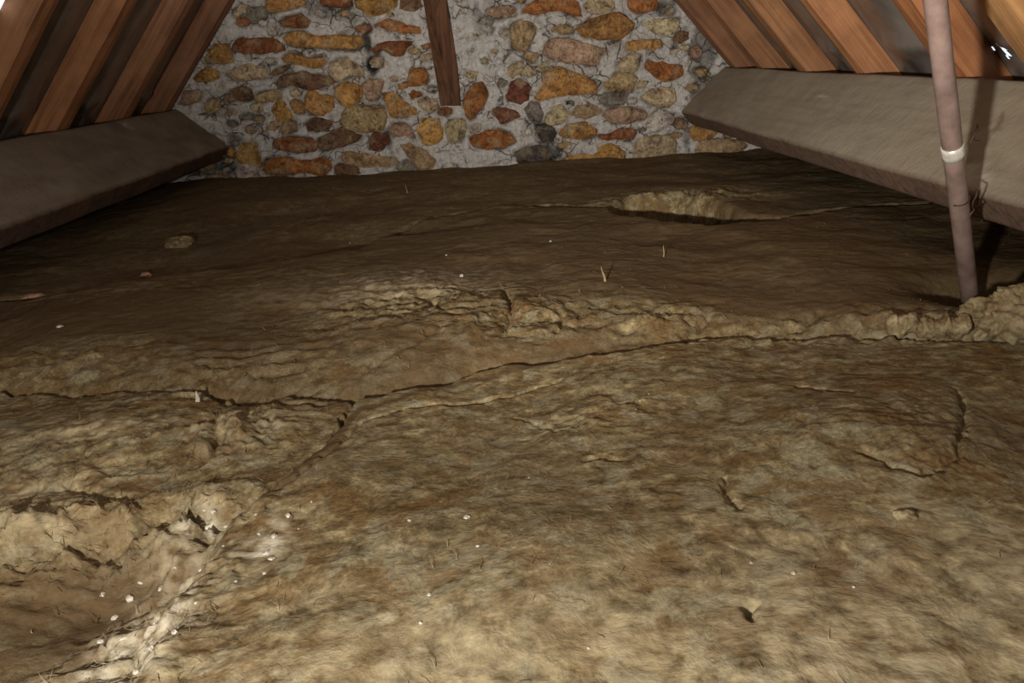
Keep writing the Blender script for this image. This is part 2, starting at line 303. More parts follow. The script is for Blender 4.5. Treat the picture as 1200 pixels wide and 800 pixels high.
# ------------------------------------------------------------------ rubble gable wall
OC = (0.52, 0.29, 0.105); OB = (0.60, 0.34, 0.12); RU = (0.34, 0.135, 0.06); RO = (0.50, 0.21, 0.075); BR = (0.22, 0.13, 0.08)
TA = (0.50, 0.37, 0.22); CR = (0.66, 0.55, 0.38); PI = (0.52, 0.36, 0.27); WH = (0.66, 0.63, 0.60); GR = (0.30, 0.28, 0.26); DK = (0.10, 0.09, 0.085); DR = (0.24, 0.095, 0.06)
TILE = {1: (200, 0), 2: (360, 0), 3: (540, 0), 4: (700, 0), 5: (200, 100), 6: (360, 100), 7: (540, 100), 8: (700, 100)}
ST = [
 (1, CR, [(490,110),(560,35),(600,40),(590,85),(520,135)]), (1, GR, [(610,60),(740,50),(745,130),(650,180),(600,130)]),
 (1, OC, [(750,-30),(960,-30),(1060,10),(1060,40),(900,70),(770,100),(750,60)]), (1, RU, [(850,180),(900,140),(1010,120),(1100,160),(1060,215),(900,205)]),
 (1, RU, [(480,390),(530,285),(600,300),(800,300),(900,365),(890,395),(600,415),(500,415)]),
 (1, OC, [(870,295),(930,250),(1040,245),(1150,285),(1330,270),(1500,290),(1510,350),(1430,385),(1280,380),(1170,365),(1000,365),(900,345)]),
 (1, OC, [(870,460),(920,420),(1010,430),(1060,465),(1180,440),(1215,485),(1190,530),(1080,530),(960,490),(880,485)]),
 (1, BR, [(830,640),(870,590),(960,570),(1050,545),(1120,580),(1240,590),(1280,640),(1180,690),(1080,690),(960,670),(860,700)]),
 (1, OC, [(320,400),(350,360),(450,370),(485,480),(380,490),(270,490),(280,430)]), (1, OC, [(180,610),(270,535),(370,555),(380,610),(300,640),(210,640)]),
 (1, CR, [(440,570),(520,530),(600,500),(740,540),(770,580),(740,610),(600,635),(480,620)]), (1, BR, [(770,570),(850,530),(930,510),(900,550),(800,590)]),
 (5, PI, [(55,140),(110,60),(200,30),(250,60),(230,110),(110,155)]), (5, TA, [(265,180),(300,110),(370,105),(385,170),(340,210),(280,215)]),
 (5, BR, [(410,110),(490,40),(560,15),(620,40),(645,110),(560,115),(490,120),(430,160)]), (5, TA, [(660,90),(700,60),(830,40),(880,80),(860,120),(740,130),(670,120)]),
 (5, OB, [(790,190),(830,130),(900,120),(930,190),(960,240),(890,290),(830,260)]), (5, OC, [(930,140),(980,110),(1045,150),(1040,210),(970,215)]),
 (6, OB, [(-10,100),(20,40),(100,75),(205,80),(200,180),(110,240),(20,225),(-10,170)]), (5, TA, [(860,330),(900,280),(970,290),(980,350),(900,375),(850,370)]),
 (5, TA, [(740,350),(790,280),(850,290),(830,350)]), (6, BR, [(-10,300),(60,255),(170,275),(200,310),(160,350),(80,365),(10,345)]),
 (5, RU, [(810,420),(900,400),(1020,410),(1100,420),(1160,470),(1100,510),(1000,525),(820,490)]), (6, BR, [(90,420),(180,370),(260,330),(360,370),(420,400),(380,450),(200,490),(100,510)]),
 (5, RO, [(720,620),(790,560),(900,555),(1010,600),(1080,590),(1150,560),(1240,590),(1257,640),(1210,710),(1120,700),(1060,680),(960,690),(880,700),(740,685)]),
 (5, OC, [(520,540),(570,460),(660,450),(690,560),(690,640),(600,610),(530,600)]), (5, OC, [(440,520),(470,480),(510,500),(480,565)]),
 (5, WH, [(510,650),(570,610),(680,640),(760,740),(660,775),(530,770)]),
 (6, TA, [(270,230),(300,180),(480,155),(600,170),(625,250),(590,345),(460,370),(330,345),(260,330)]), (6, OB, [(210,20),(300,-20),(400,-10),(430,60),(390,130),(310,175),(240,110)]),
 (6, PI, [(430,10),(470,-40),(590,-50),(585,60),(540,120),(470,100)]), (6, OC, [(590,60),(680,50),(740,110),(860,180),(870,230),(750,240),(650,245),(620,140)]),
 (6, CR, [(870,130),(930,100),(1010,130),(1020,180),(950,210),(890,175)]), (6, OB, [(860,340),(900,260),(1030,270),(1065,360),(1040,440),(950,470),(890,430)]),
 (6, CR, [(1080,330),(1110,280),(1230,270),(1250,350),(1200,430),(1130,460),(1100,400)]), (6, PI, [(650,350),(680,300),(770,300),(830,360),(840,420),(760,390),(680,400)]),
 (6, DR, [(480,440),(520,370),(630,380),(640,450),(560,510),(490,500)]), (6, TA, [(730,470),(790,450),(890,500),(1000,580),(970,650),(880,660),(800,560)]),
 (6, TA, [(260,560),(290,520),(450,530),(700,570),(710,610),(600,640),(440,640),(280,600)]), (6, BR, [(210,650),(260,610),(380,620),(420,670),(390,720),(250,730)]),
 (6, GR, [(710,600),(780,580),(840,630),(800,670),(700,650)]),
 (2, OC, [(370,-30),(700,-30),(710,50),(600,90),(480,125),(440,80),(380,60)]), (2, RU, [(90,-30),(330,-30),(360,50),(200,50),(110,30)]),
 (2, RO, [(530,205),(600,155),(700,160),(790,200),(880,210),(890,260),(760,260),(660,240)]), (2, RU, [(500,390),(560,335),(700,325),(820,325),(760,400),(730,445),(660,430),(600,390),(540,425)]),
 (2, CR, [(180,520),(230,460),(330,465),(440,540),(430,590),(330,600),(230,635),(170,570)]), (2, RO, [(700,660),(790,620),(800,540),(910,530),(945,620),(930,660),(800,680),(710,700)]),
 (2, RU, [(380,210),(480,195),(500,230),(450,255),(390,240)]), (2, BR, [(740,-20),(880,-20),(890,60),(800,80),(720,70)]),
 (3, PI, [(200,90),(260,60),(420,50),(425,115),(340,135),(280,145),(220,110)]), (3, RO, [(480,100),(530,30),(620,-20),(850,-20),(910,50),(950,120),(900,130),(800,90),(700,90),(600,120)]),
 (3, CR, [(970,40),(1010,-20),(1180,-20),(1210,20),(1200,80),(1080,105),(990,95)]), (3, TA, [(390,200),(450,170),(550,180),(580,230),(550,330),(500,400),(400,370),(400,290)]),
 (3, TA, [(700,235),(780,190),(850,200),(880,250),(800,260),(720,250)]), (3, OC, [(910,220),(1000,150),(1150,110),(1260,90),(1300,150),(1360,200),(1290,280),(1220,315),(1130,300),(980,295)]),
 (3, PI, [(650,420),(680,310),(780,295),(950,330),(1140,390),(1090,440),(1070,515),(900,500),(740,470)]),
 (3, OB, [(575,770),(640,650),(660,540),(760,530),(900,575),(1000,620),(1055,640),(1060,735),(900,725),(760,750),(640,790)]), (3, CR, [(580,550),(640,490),(690,475),(650,550)]),
 (7, RO, [(20,150),(60,60),(110,-20),(170,-20),(210,40),(190,150),(120,230),(70,280),(40,220)]), (7, DR, [(360,80),(400,-30),(460,-65),(545,10),(530,100),(460,140),(370,120)]),
 (3, CR, [(360,570),(400,500),(480,490),(470,560),(400,600)]), (3, CR, [(480,570),(520,510),(590,570),(520,590)]),
 (7, DR, [(245,200),(290,180),(430,200),(475,240),(400,270),(320,295),(280,250)]), (7, GR, [(510,190),(540,120),(600,140),(640,220),(610,290),(540,260)]),
 (7, CR, [(660,270),(690,220),(780,155),(850,210),(830,260),(750,310),(690,300)]), (7, TA, [(870,230),(910,160),(1010,145),(1100,190),(1090,230),(970,255)]),
 (7, OC, [(760,370),(840,310),(960,290),(1060,340),(1060,390),(950,420),(800,410)]), (7, RO, [(70,410),(200,360),(300,340),(400,390),(430,440),(330,480),(200,500),(100,470)]),
 (7, WH, [(470,360),(540,340),(550,380),(490,410)]), (7, DK, [(590,310),(700,310),(750,370),(720,430),(620,420)]), (7, DK, [(420,520),(560,470),(680,480),(720,560),(650,620),(450,610)]),
 (7, OB, [(800,600),(850,550),(950,535),(1060,545),(1090,470),(1150,445),(1220,480),(1290,520),(1270,590),(1200,630),(1080,635),(900,630)]),
 (8, PI, [(45,220),(110,180),(220,165),(330,185),(400,220),(370,270),(260,295),(130,295),(70,260)]), (8, RU, [(10,390),(100,370),(200,340),(270,325),(310,370),(280,410),(150,420),(30,430)]),
 (8, CR, [(290,550),(310,420),(420,400),(560,390),(620,440),(610,540),(590,600),(400,615),(330,610)]), (8, WH, [(385,300),(430,230),(480,190),(600,230),(580,290),(500,350),(420,375)]),
 (8, BR, [(580,290),(640,260),(695,290),(690,345),(610,330)]), (8, OC, [(720,340),(760,310),(870,320),(950,350),(900,400),(800,440),(740,420)]),
 (8, TA, [(750,500),(830,440),(940,420),(1100,430),(1180,470),(1080,550),(900,570),(760,560)]), (8, GR, [(60,60),(160,50),(240,70),(200,150),(80,160),(20,130)]),
 (4, OC, [(220,360),(235,320),(350,305),(500,315),(510,365),(440,400),(350,385),(240,390)]), (4, RO, [(380,520),(400,470),(500,490),(580,500),(660,505),(665,590),(600,610),(520,635),(440,580)]),
 (4, RO, [(240,-20),(430,-20),(480,50),(420,80),(320,95),(250,60)]), (4, CR, [(350,190),(440,150),(560,140),(630,150),(620,230),(550,275),(420,240)]),
 (4, CR, [(150,510),(250,420),(340,430),(310,550),(200,560)]), (4, TA, [(50,650),(150,570),(280,570),(310,620),(270,720),(170,700),(80,710)]),
 (4, BR, [(590,310),(640,250),(700,250),(700,300),(640,335)]), (4, PI, [(730,380),(780,360),(820,400),(800,450),(740,450)]),
 (4, CR, [(350,770),(400,700),(500,680),(600,690),(610,780),(560,830),(460,830),(400,800)]),
 (5, TA, [(220,640),(300,600),(340,640),(250,660)]), (5, TA, [(280,700),(400,690),(470,740),(300,755)]),
]
stones = []
for t, c, pts in ST:
    ox, oy = TILE[t]
    stones.append((c, np.array([onY(ox+a/6.667, oy+b/6.667, YW)[[0, 2]] for a, b in pts])))
rng = np.random.RandomState(5)
pal = [OC, OB, RU, RO, BR, TA, CR, PI, TA, OC]
z = 0.36                                               # courses above the frame, up to the ridge
while z < ZR-0.12:
    hh = 0.07+0.04*rng.rand(); half = (ZR-z)/math.tan(SL)-0.06; x = XC-half
    while x < XC+half:
        w = 0.10+0.16*rng.rand()
        if x+w > XC+half+0.05: break
        k = 9; th = np.linspace(0, 2*np.pi, k, endpoint=False)+rng.rand()*0.5; rr = 0.85+0.25*rng.rand(k)
        stones.append((pal[rng.randint(len(pal))], np.stack([x+w/2+np.sign(np.cos(th))*np.abs(np.cos(th))**0.7*w*0.44*rr, z+hh/2+np.sign(np.sin(th))*np.abs(np.sin(th))**0.7*hh*0.42*rr+0.015*rng.randn()], -1)))
        x += w+0.015
    z += hh+0.03

# small fragments bedded in the mortar between the traced stones
cen = np.array([P.mean(0) for c, P in stones]); fr = []
for _ in range(2600):
    x, zz = rng.uniform(-1.25, 1.15), rng.uniform(-0.52, 0.30)
    if abs(x-XC) > (ZR-zz)/math.tan(SL)-0.03 or (-0.22 < x < -0.08 and zz > -0.2): continue
    sz = rng.uniform(0.013, 0.026)
    X1, Z1 = np.array([x]), np.array([zz])
    if any(-sdist(P, X1, Z1)[0] < sz*0.9+0.003 for c, P in stones+fr if np.abs(P.mean(0)-[x, zz]).max() < 0.22): continue
    k = 7; th = np.linspace(0, 2*np.pi, k, endpoint=False)+rng.rand(); r_ = sz*(0.65+0.5*rng.rand(k))
    fr.append(([WH, WH, CR, TA, PI, GR, WH, RU][rng.randint(8)], np.stack([x+1.35*r_*np.cos(th), zz+0.8*r_*np.sin(th)], -1)))
    if len(fr) >= 85: break
stones += fr
# mortar body
st = 0.0075
xs = np.arange(XC-2.15, XC+2.15, st); zs = np.arange(-CZ-0.02, ZR+0.25, st)
Xg, Zg = np.meshgrid(xs, zs, indexing='ij')
near = np.full(Xg.shape, 1.0)
for c, P in stones:
    x0, z0 = P.min(0)-0.03; x1, z1 = P.max(0)+0.03
    i0, i1 = np.searchsorted(xs, [x0, x1]); j0, j1 = np.searchsorted(zs, [z0, z1])
    sl = np.s_[i0:i1, j0:j1]
    if near[sl].size: near[sl] = np.minimum(near[sl], -sdist(P, Xg[sl], Zg[sl]))
rel = 0.018*fbm(Xg*9, Zg*9, 3, 2)+0.014*ridged(Xg*16+0.5*fbm(Xg*8, Zg*8, 2), Zg*24, 3, 4)+0.005*fbm(Xg*55, Zg*55, 2, 6)
jn = np.exp(-(np.maximum(near-0.002, 0)/0.007)**2)*np.clip(0.30+1.9*fbm(Xg*13, Zg*13, 3, 5), 0, 1)
rel = rel-0.016*jn-np.where(near < 0, 0.012, 0)
soot_shade = np.zeros(Xg.shape)  # soot stains, and shade of the open gap painted into the mortar
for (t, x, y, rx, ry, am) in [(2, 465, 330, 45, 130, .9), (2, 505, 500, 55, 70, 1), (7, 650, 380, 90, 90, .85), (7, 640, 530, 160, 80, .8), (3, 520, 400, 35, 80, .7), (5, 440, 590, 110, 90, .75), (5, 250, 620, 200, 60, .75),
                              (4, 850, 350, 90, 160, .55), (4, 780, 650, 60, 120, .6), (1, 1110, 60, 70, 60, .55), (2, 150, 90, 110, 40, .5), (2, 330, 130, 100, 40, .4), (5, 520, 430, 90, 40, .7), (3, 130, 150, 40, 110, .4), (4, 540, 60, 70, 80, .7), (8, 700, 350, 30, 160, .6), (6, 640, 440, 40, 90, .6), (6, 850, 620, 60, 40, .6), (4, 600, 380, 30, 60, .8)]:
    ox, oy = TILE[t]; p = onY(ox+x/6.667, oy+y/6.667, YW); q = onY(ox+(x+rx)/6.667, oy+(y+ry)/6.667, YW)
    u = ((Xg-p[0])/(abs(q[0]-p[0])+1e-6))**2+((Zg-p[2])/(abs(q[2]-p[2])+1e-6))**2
    soot_shade = np.maximum(soot_shade, am*np.clip(1.5-u*0.9+0.9*fbm(Xg*25, Zg*25, 3, 1), 0, 1))
hole = onY(360+500/6.667, 520/6.667, YW)
for (x, y, r, dp) in [(500, 520, 0.020, 0.05), (465, 380, 0.011, 0.03), (470, 300, 0.009, 0.025)]:
    p = onY(360+x/6.667, y/6.667, YW); rel -= dp*np.exp(-(((Xg-p[0])/r)**2+((Zg-p[2])/(r*2))**2))
Vw = np.stack([Xg, YW-rel, Zg+CZ], -1).reshape(-1, 3)
keep = (Zg < ZR+0.20-np.abs(Xg-XC)*math.tan(SL))
Fq = grid_faces(len(xs), len(zs), keep)
Vw, Fq, at = compact(Vw, Fq, {'soot_shade': soot_shade, 'joint': 0.85*np.clip(jn, 0, 1)})
wall = tag(mesh_obj('wall_back', Vw, Fq, MORTAR, attrs=at), kind='structure')
v = [(XC-2.2, YW+0.05, 0), (XC+2.2, YW+0.05, 0), (XC, YW+0.05, CZ+ZR+0.3), (XC-2.2, YW+0.35, 0), (XC+2.2, YW+0.35, 0), (XC, YW+0.35, CZ+ZR+0.3)]
mesh_obj('masonry_core', v, [(0, 1, 2), (5, 4, 3), (0, 3, 4, 1), (1, 4, 5, 2), (2, 5, 3, 0)], MORTAR, parent=wall, smooth=False)

def stone_mesh(P, seed):
    rr = np.random.RandomState(seed); n = 18
    Q = np.vstack([P, P[:1]]); L = np.r_[0, np.cumsum(np.linalg.norm(np.diff(Q, axis=0), axis=1))]
    s = np.linspace(0, L[-1], n, endpoint=False)
    O = np.stack([np.interp(s, L, Q[:, 0]), np.interp(s, L, Q[:, 1])], -1)
    O = 0.90*O+0.05*(np.roll(O, 1, 0)+np.roll(O, -1, 0)); c = O.mean(0); O = c+(O-c)*(1+0.006/(np.linalg.norm(O-c, axis=1)[:, None]+.01)); O += 0.0028*rr.randn(n, 2)
    c = O.mean(0); size = min(np.ptp(O[:, 0]), np.ptp(O[:, 1])); pr = min(0.024, 0.007+0.12*size)*(0.7+0.5*rr.rand())
    tx, tz = 0.25*rr.randn(), 0.25*rr.randn()
    V = []; 
    for k, (sc, d) in enumerate([(1.04, -0.035), (1.0, 0.20*pr), (0.88, 0.85*pr), (0.5, 1.02*pr)]):
        for i in range(n):
            p = c+(O[i]-c)*sc
            dd = d if k == 0 else d+pr*(0.16*rr.randn()*(k > 0))+0.12*((p[0]-c[0])*tx+(p[1]-c[1])*tz)
            V.append((p[0], YW-dd, p[1]+CZ))
    V.append((c[0], YW-1.02*pr, c[1]+CZ))
    Fc = []
    for k in range(3):
        for i in range(n):
            j = (i+1) % n; Fc.append((k*n+i, k*n+j, (k+1)*n+j, (k+1)*n+i))
    for i in range(n): Fc.append((3*n+i, 3*n+(i+1) % n, 4*n))
    V = np.array(V); o = V[-1].copy(); o[1] = YW
    return V, Fc, o
rs = random.Random(3)
for i, (c, P) in enumerate(stones):
    V, Fc, o = stone_mesh(P, i)
    area = np.sum(P[:, 0]*np.roll(P[:, 1], -1)-P[:, 1]*np.roll(P[:, 0], -1))
    if area < 0: Fc = [f[::-1] for f in Fc]
    ob = mesh_obj('stone', V, Fc, STONE, parent=wall)
    k = rs.uniform(1.1, 1.5); ob.color = (min(1, c[0]*k), min(1, c[1]*k*rs.uniform(.95, 1.05)), min(1, c[2]*k), 1)

# ------------------------------------------------------------------ mineral wool blankets
def pts(lst):
    out = []
    for p in lst:
        if isinstance(p, complex): out.append((p.real, p.imag))
        else: q = onZ(*p); out.append((q[0], q[1]))
    return np.array(out)
CRACK = [(420, 470), (403, 487), (392, 505), (370, 527), (345, 548), (318, 570), (290, 588), (262, 597)]
D_FRONT = [(-160, 468), (0, 457), (120, 457), (240, 458), (300, 466), (330, 458), (420, 470)]
D_FRONT2 = [(420, 470), (470, 460), (520, 452), (560, 436), (640, 425), (760, 410), (830, 394), (930, 396), (1030, 397), (1120, 398), (1250, 396)]
E_FRONT = [(-120, 372), (100, 345), (250, 318), (340, 308), (410, 297), (455, 275), (490, 259), (590, 242), (660, 244), (715, 246), (735, 236), (790, 231), (835, 236), (872, 250), (908, 257), (962, 246), (1100, 236)]
D_BACK = [(1100, 236), (960, 247), (900, 259), (840, 266), (780, 263), (735, 257), (715, 248), (660, 246), (590, 244), (490, 261), (455, 277), (410, 299), (340, 310), (250, 320), (100, 347), (-120, 374)]
def warp(X, Y):
    return X+0.010*fbm(X*17, Y*17, 3, 1)+0.0035*vn(X*110, Y*110, 5), Y+0.010*fbm(X*17+40, Y*17, 3, 2)+0.0035*vn(X*110, Y*110+30, 6)

CARVE = [([(275, 603), (310, 585), (345, 566), (380, 540), (400, 520), (425, 498), (470, 482), (530, 474), (600, 463), (655, 446)], 0.009, 0.0032),
         ([(600, 490), (640, 503), (662, 509), (692, 500)], 0.004, 0.003), ([(688, 548), (712, 543), (730, 548)], 0.006, 0.003),
         ([(1120, 470), (1126, 500), (1124, 530), (1112, 558), (1086, 578), (1050, 572), (1008, 553)], 0.009, 0.004),
         ([(240, 455), (262, 470), (300, 462), (330, 470), (380, 472)], 0.012, 0.006), ([(205, 583), (225, 595), (262, 597)], 0.015, 0.007),
         ([(430, 445), (480, 420), (520, 400)], 0.006, 0.006), ([(595, 398), (598, 375), (590, 350)], 0.018, 0.006), ([(655, 400), (660, 380)], 0.014, 0.005), ([(500, 365), (520, 378)], 0.014, 0.006),
         ([(845, 570), (862, 600), (870, 612)], 0.008, 0.004), ([(935, 465), (990, 475)], 0.008, 0.005), ([(875, 735), (878, 752)], 0.014, 0.004),
         ([(800, 400), (815, 385), (830, 375)], 0.015, 0.008), ([(890, 395), (940, 383), (960, 372)], 0.010, 0.008), ([(230, 540), (250, 520), (245, 495)], 0.014, 0.008),
         ([(70, 565), (110, 578), (180, 588)], 0.010, 0.007), ([(365, 300), (410, 297)], 0.012, 0.008), ([(170, 660), (215, 640), (250, 620)], 0.012, 0.008)]
CARVE = [(CRACK+[(240, 598)], 0.030, 0.0035), ([(420, 470), (470, 460), (520, 452), (560, 436), (640, 425)], 0.022, 0.0045)]+CARVE
CARVE = [(pts(p), d, w) for p, d, w in CARVE]
# swellings: pixel centre on the wool, half widths along x and y in metres, height
MOUND = [((700, 640), .55, .30, .020), ((1000, 520), .20, .10, .014), ((1090, 450), .25, .12, .012), ((480, 400), .16, .16, .018), ((720, 400), .14, .10, .006),
         ((280, 505), .06, .05, .014), ((90, 500), .25, .10, .016), ((120, 655), .10, .09, -.035), ((205, 610), .045, .05, .022), ((60, 615), .12, .05, .018), ((170, 720), .06, .09, .006),
         ((250, 720), .12, .14, -.010), ((950, 330), .35, .20, .012), ((200, 360), .4, .15, .012), ((560, 210), .6, .3, .010), ((300, 235), .4, .25, .015), ((790, 222), .20, .12, .018), ((470, 275), .2, .06, -.012), ((350, 640), .12, .10, -.006), (0.885+1.275j, .085, .070, -.105)]
MOUND = [(pts([p])[0], rx, ry, h) for p, rx, ry, h in MOUND]
TORN = [((275, 505), .085, .08, .9), ((215, 600), .09, .06, 1.4), ((150, 715), .08, .13, 1.0), ((60, 620), .15, .06, 1.7), ((480, 370), .22, .16, .8), ((620, 385), .20, .10, .8), ((760, 385), .14, .08, .7), ((790, 232), .24, .08, 1.3),
        ((1090, 385), .20, .06, .8), ((920, 385), .2, .05, .6), ((90, 540), .16, .10, .5), ((60, 440), .3, .10, .5), ((280, 440), .25, .10, .5), ((640, 242), .14, .05, .7), ((250, 340), .4, .12, .25), ((1050, 530), .12, .08, .4), ((700, 490), .1, .06, .35)]
TORN = [(pts([p])[0], rx, ry, h) for p, rx, ry, h in TORN]
PALE = [((480, 352), .20, .055, .75), ((215, 602), .05, .05, .6), ((155, 715), .05, .12, .6), ((60, 610), .12, .035, .35), ((290, 495), .08, .07, .45), ((100, 510), .16, .035, .45), ((785, 224), .10, .02, .25), ((1100, 385), .16, .045, .5), ((1180, 370), .06, .05, .55),
        ((1060, 603), .022, .016, .8), ((320, 640), .03, .03, .7), ((560, 780), .5, .09, .4), ((1050, 760), .3, .14, .6), ((420, 350), .2, .05, .35), ((560, 345), .12, .035, .5), ((20, 580), .12, .08, .4)]  # low right blob puts missing lamp light into the wool colour
PALE = [(pts([p])[0], rx, ry, h) for p, rx, ry, h in PALE]
WHITE = [((160, 725), .05, .11, .5), ((225, 600), .03, .018, .7), ((175, 685), .03, .03, .8), ((315, 640), .02, .03, .8), ((480, 335), .2, .05, .25), ((250, 600), .02, .012, .8)]
WHITE = [(pts([p])[0], rx, ry, h) for p, rx, ry, h in WHITE]
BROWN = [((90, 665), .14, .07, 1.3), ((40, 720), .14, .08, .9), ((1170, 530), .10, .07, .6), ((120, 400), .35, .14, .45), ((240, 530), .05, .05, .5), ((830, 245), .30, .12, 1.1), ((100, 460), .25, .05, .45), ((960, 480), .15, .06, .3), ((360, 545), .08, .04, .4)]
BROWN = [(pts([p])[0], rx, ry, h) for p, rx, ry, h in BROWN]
def blobs(lst, X, Y, rough=0.0, s=0):
    v = np.zeros(X.shape)
    for (c, rx, ry, h) in lst: v = np.maximum(v, h*np.exp(-((X-c[0])/rx)**2-((Y-c[1])/ry)**2))
    if rough: v = np.clip(v*(1+rough*fbm(X*30, Y*30, 3, s)), 0, 1)
    return v
def relief(X, Y):
    wx = X+0.03*fbm(X*6, Y*6, 2, 3); wy = Y+0.03*fbm(X*6+9, Y*6, 2, 4)
    r = 0.012*fbm(wx*4.5, wy*5, 2, 0)+0.0034*fbm(wx*15, wy*18, 3, 1)+0.0011*fbm(wx*60, wy*62, 2, 5)
    t = blobs(TORN, X, Y)
    r = r+t*(0.016*ridged(wx*21+0.8*fbm(X*15, Y*15, 2, 6), wy*27, 3, 6)+0.006*ridged(wx*80, wy*80, 2, 3))
    for c, rx, ry, h in MOUND: r = r+h*np.exp(-((X-c[0])/rx)**2-((Y-c[1])/ry)**2)
    A, B = warp(X, Y)
    for P, d, w in CARVE:
        sel = (X > P[:, 0].min()-.05) & (X < P[:, 0].max()+.05) & (Y > P[:, 1].min()-.05) & (Y < P[:, 1].max()+.05)
        if sel.any():
            dd = seg_dist(P, A[sel], B[sel], closed=False); r[sel] -= d*np.exp(-(dd/w)**2)
    return r
class Batt:
    def __init__(self, poly, base, r, thick, rmap=()):
        self.P = pts(poly); self.base = base; self.r = r; self.thick = thick; self.rmap = [(pts([p])[0], rad, rv) for p, rad, rv in rmap]
    def height(self, X, Y):
        A, B = warp(X, Y); sd = sdist(self.P, A, B)-0.0012
        r = np.full(X.shape, self.r)
        for c, rad, rv in self.rmap:
            w = np.exp(-((X-c[0])**2+(Y-c[1])**2)/rad**2); r = r*(1-w)+rv*w
        s = np.clip(sd/r, 0, 1); h = self.base(X, Y)+relief(X, Y)-self.thick*(1-np.sqrt(1-(1-s)**2))
        return h, sd
BA = Batt(D_FRONT2[::-1][:-1]+CRACK+[(235, 612), (185, 655), (130, 712), (95, 790), -0.42+0.30j, -0.30+0.0j, 1.33+0.0j, 1.33+1.18j],
          lambda X, Y: -0.470+0.02*np.clip((0.6-Y), 0, .6)-0.02*np.clip(X-0.8, 0, 1), 0.007, 0.10, [((120, 735), .14, .13), ((190, 650), .06, .09)])
BB = Batt(D_FRONT+CRACK+[(232, 606), (205, 590), (185, 590), (150, 612), (90, 622), (0, 642), -0.85+0.66j, -1.45+0.72j, -1.5+1.2j],
          lambda X, Y: -0.480+0.0*X, 0.007, 0.10, [((30, 640), .16, .06), ((160, 612), .08, .05)])
BC = Batt([-1.5+0.95j, -0.75+0.92j, -0.33+0.86j, -0.20+0.60j, -0.16+0.0j, -1.4+0.0j], lambda X, Y: -0.512+0.04*np.clip(0.55-Y, 0, .5), 0.03, 0.08)
BD = Batt(D_FRONT[:-1]+[(420, 468)]+D_FRONT2[1:]+[1.34+1.3j, 1.34+2.20j]+D_BACK+[-1.60+2.1j, -1.60+1.25j],
          lambda X, Y: -0.452-0.015*np.clip(X, 0, 2), 0.03, 0.055, [((100, 430), .25, .16), ((480, 400), .28, .26), ((700, 400), .22, .20), ((900, 390), .2, .12), ((840, 262), .18, .03)])
BE = Batt(E_FRONT+[1.34+2.20j, 1.34+3.41j, -1.60+3.41j, -1.60+2.0j],
          lambda X, Y: -0.462-0.012*(X+0.1)-0.036*np.exp(-((X+0.8)/.6)**2-((Y-2.1)/.4)**2)+0.03*np.exp(-((X+1.2)/.3)**2)*np.clip(Y-2.4, 0, 1), 0.03, 0.10, [((800, 232), .30, .04), ((640, 243), .12, .04)])
# brown stain between the cracks, and crack shade painted in along the joints
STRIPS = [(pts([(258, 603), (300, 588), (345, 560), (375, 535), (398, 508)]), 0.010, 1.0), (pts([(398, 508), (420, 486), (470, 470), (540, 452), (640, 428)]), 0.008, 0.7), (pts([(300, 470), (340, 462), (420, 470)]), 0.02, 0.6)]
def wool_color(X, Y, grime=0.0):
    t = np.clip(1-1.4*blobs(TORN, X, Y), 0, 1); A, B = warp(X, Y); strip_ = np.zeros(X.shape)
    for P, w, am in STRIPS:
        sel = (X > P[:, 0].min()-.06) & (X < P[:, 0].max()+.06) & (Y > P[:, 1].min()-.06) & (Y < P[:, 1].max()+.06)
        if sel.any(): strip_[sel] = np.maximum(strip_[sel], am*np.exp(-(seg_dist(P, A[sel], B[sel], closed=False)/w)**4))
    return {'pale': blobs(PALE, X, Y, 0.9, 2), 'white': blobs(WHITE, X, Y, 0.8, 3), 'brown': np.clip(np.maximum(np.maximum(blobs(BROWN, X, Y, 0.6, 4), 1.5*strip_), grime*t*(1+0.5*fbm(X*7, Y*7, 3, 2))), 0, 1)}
def build_batt(bt, label, step, grime=0.0):
    P = bt.P; xs = np.arange(P[:, 0].min()-.02, P[:, 0].max()+.02, step); ys = np.arange(P[:, 1].min()-.02, P[:, 1].max()+.02, step)
    X, Y = np.meshgrid(xs, ys, indexing='ij'); h, sd = bt.height(X, Y)
    h = np.where(sd <= 0, np.minimum(h, bt.base(X, Y)-bt.thick-0.08), h)
    V = np.stack([X, Y, h+CZ], -1).reshape(-1, 3)
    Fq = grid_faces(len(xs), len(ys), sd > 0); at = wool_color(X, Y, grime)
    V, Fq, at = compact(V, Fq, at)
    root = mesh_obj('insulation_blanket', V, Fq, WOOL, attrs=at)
    return tag(root, label, 'insulation', 'mineral wool blankets on the attic floor')
oA = build_batt(BA, 'broad brown mineral wool blanket running up to the foot of the grey pole', 0.0025)
oB = build_batt(BB, 'torn ragged mineral wool blanket butted along a dark zigzag crack', 0.0026)
oC = build_batt(BC, 'low sunken dark brown mineral wool blanket below the ragged torn edge', 0.0045)
oD = build_batt(BD, 'wide dusty mineral wool blanket with a pale torn crest, between the two beams', 0.0056, 1.0)
oE = build_batt(BE, 'dark mineral wool blanket pushed up against the stone gable wall', 0.0085, 0.75)
BATTS = [BA, BB, BC, BD, BE]
def surf(X, Y):
    X = np.atleast_1d(np.asarray(X, float)); Y = np.atleast_1d(np.asarray(Y, float)); z = np.full(X.shape, -CZ)
    for b in BATTS:
        h, sd = b.height(X, Y); z = np.where((sd > 0) & (h > z), h, z)
    return z
def hit(px, py):
    d = ray(px, py); t = np.linspace(0.36, 0.62, 260)/-d[2]; p = t[:, None]*d
    g = p[:, 2] <= surf(p[:, 0], p[:, 1])
    i = int(np.argmax(g)) if g.any() else 120
    return p[i]

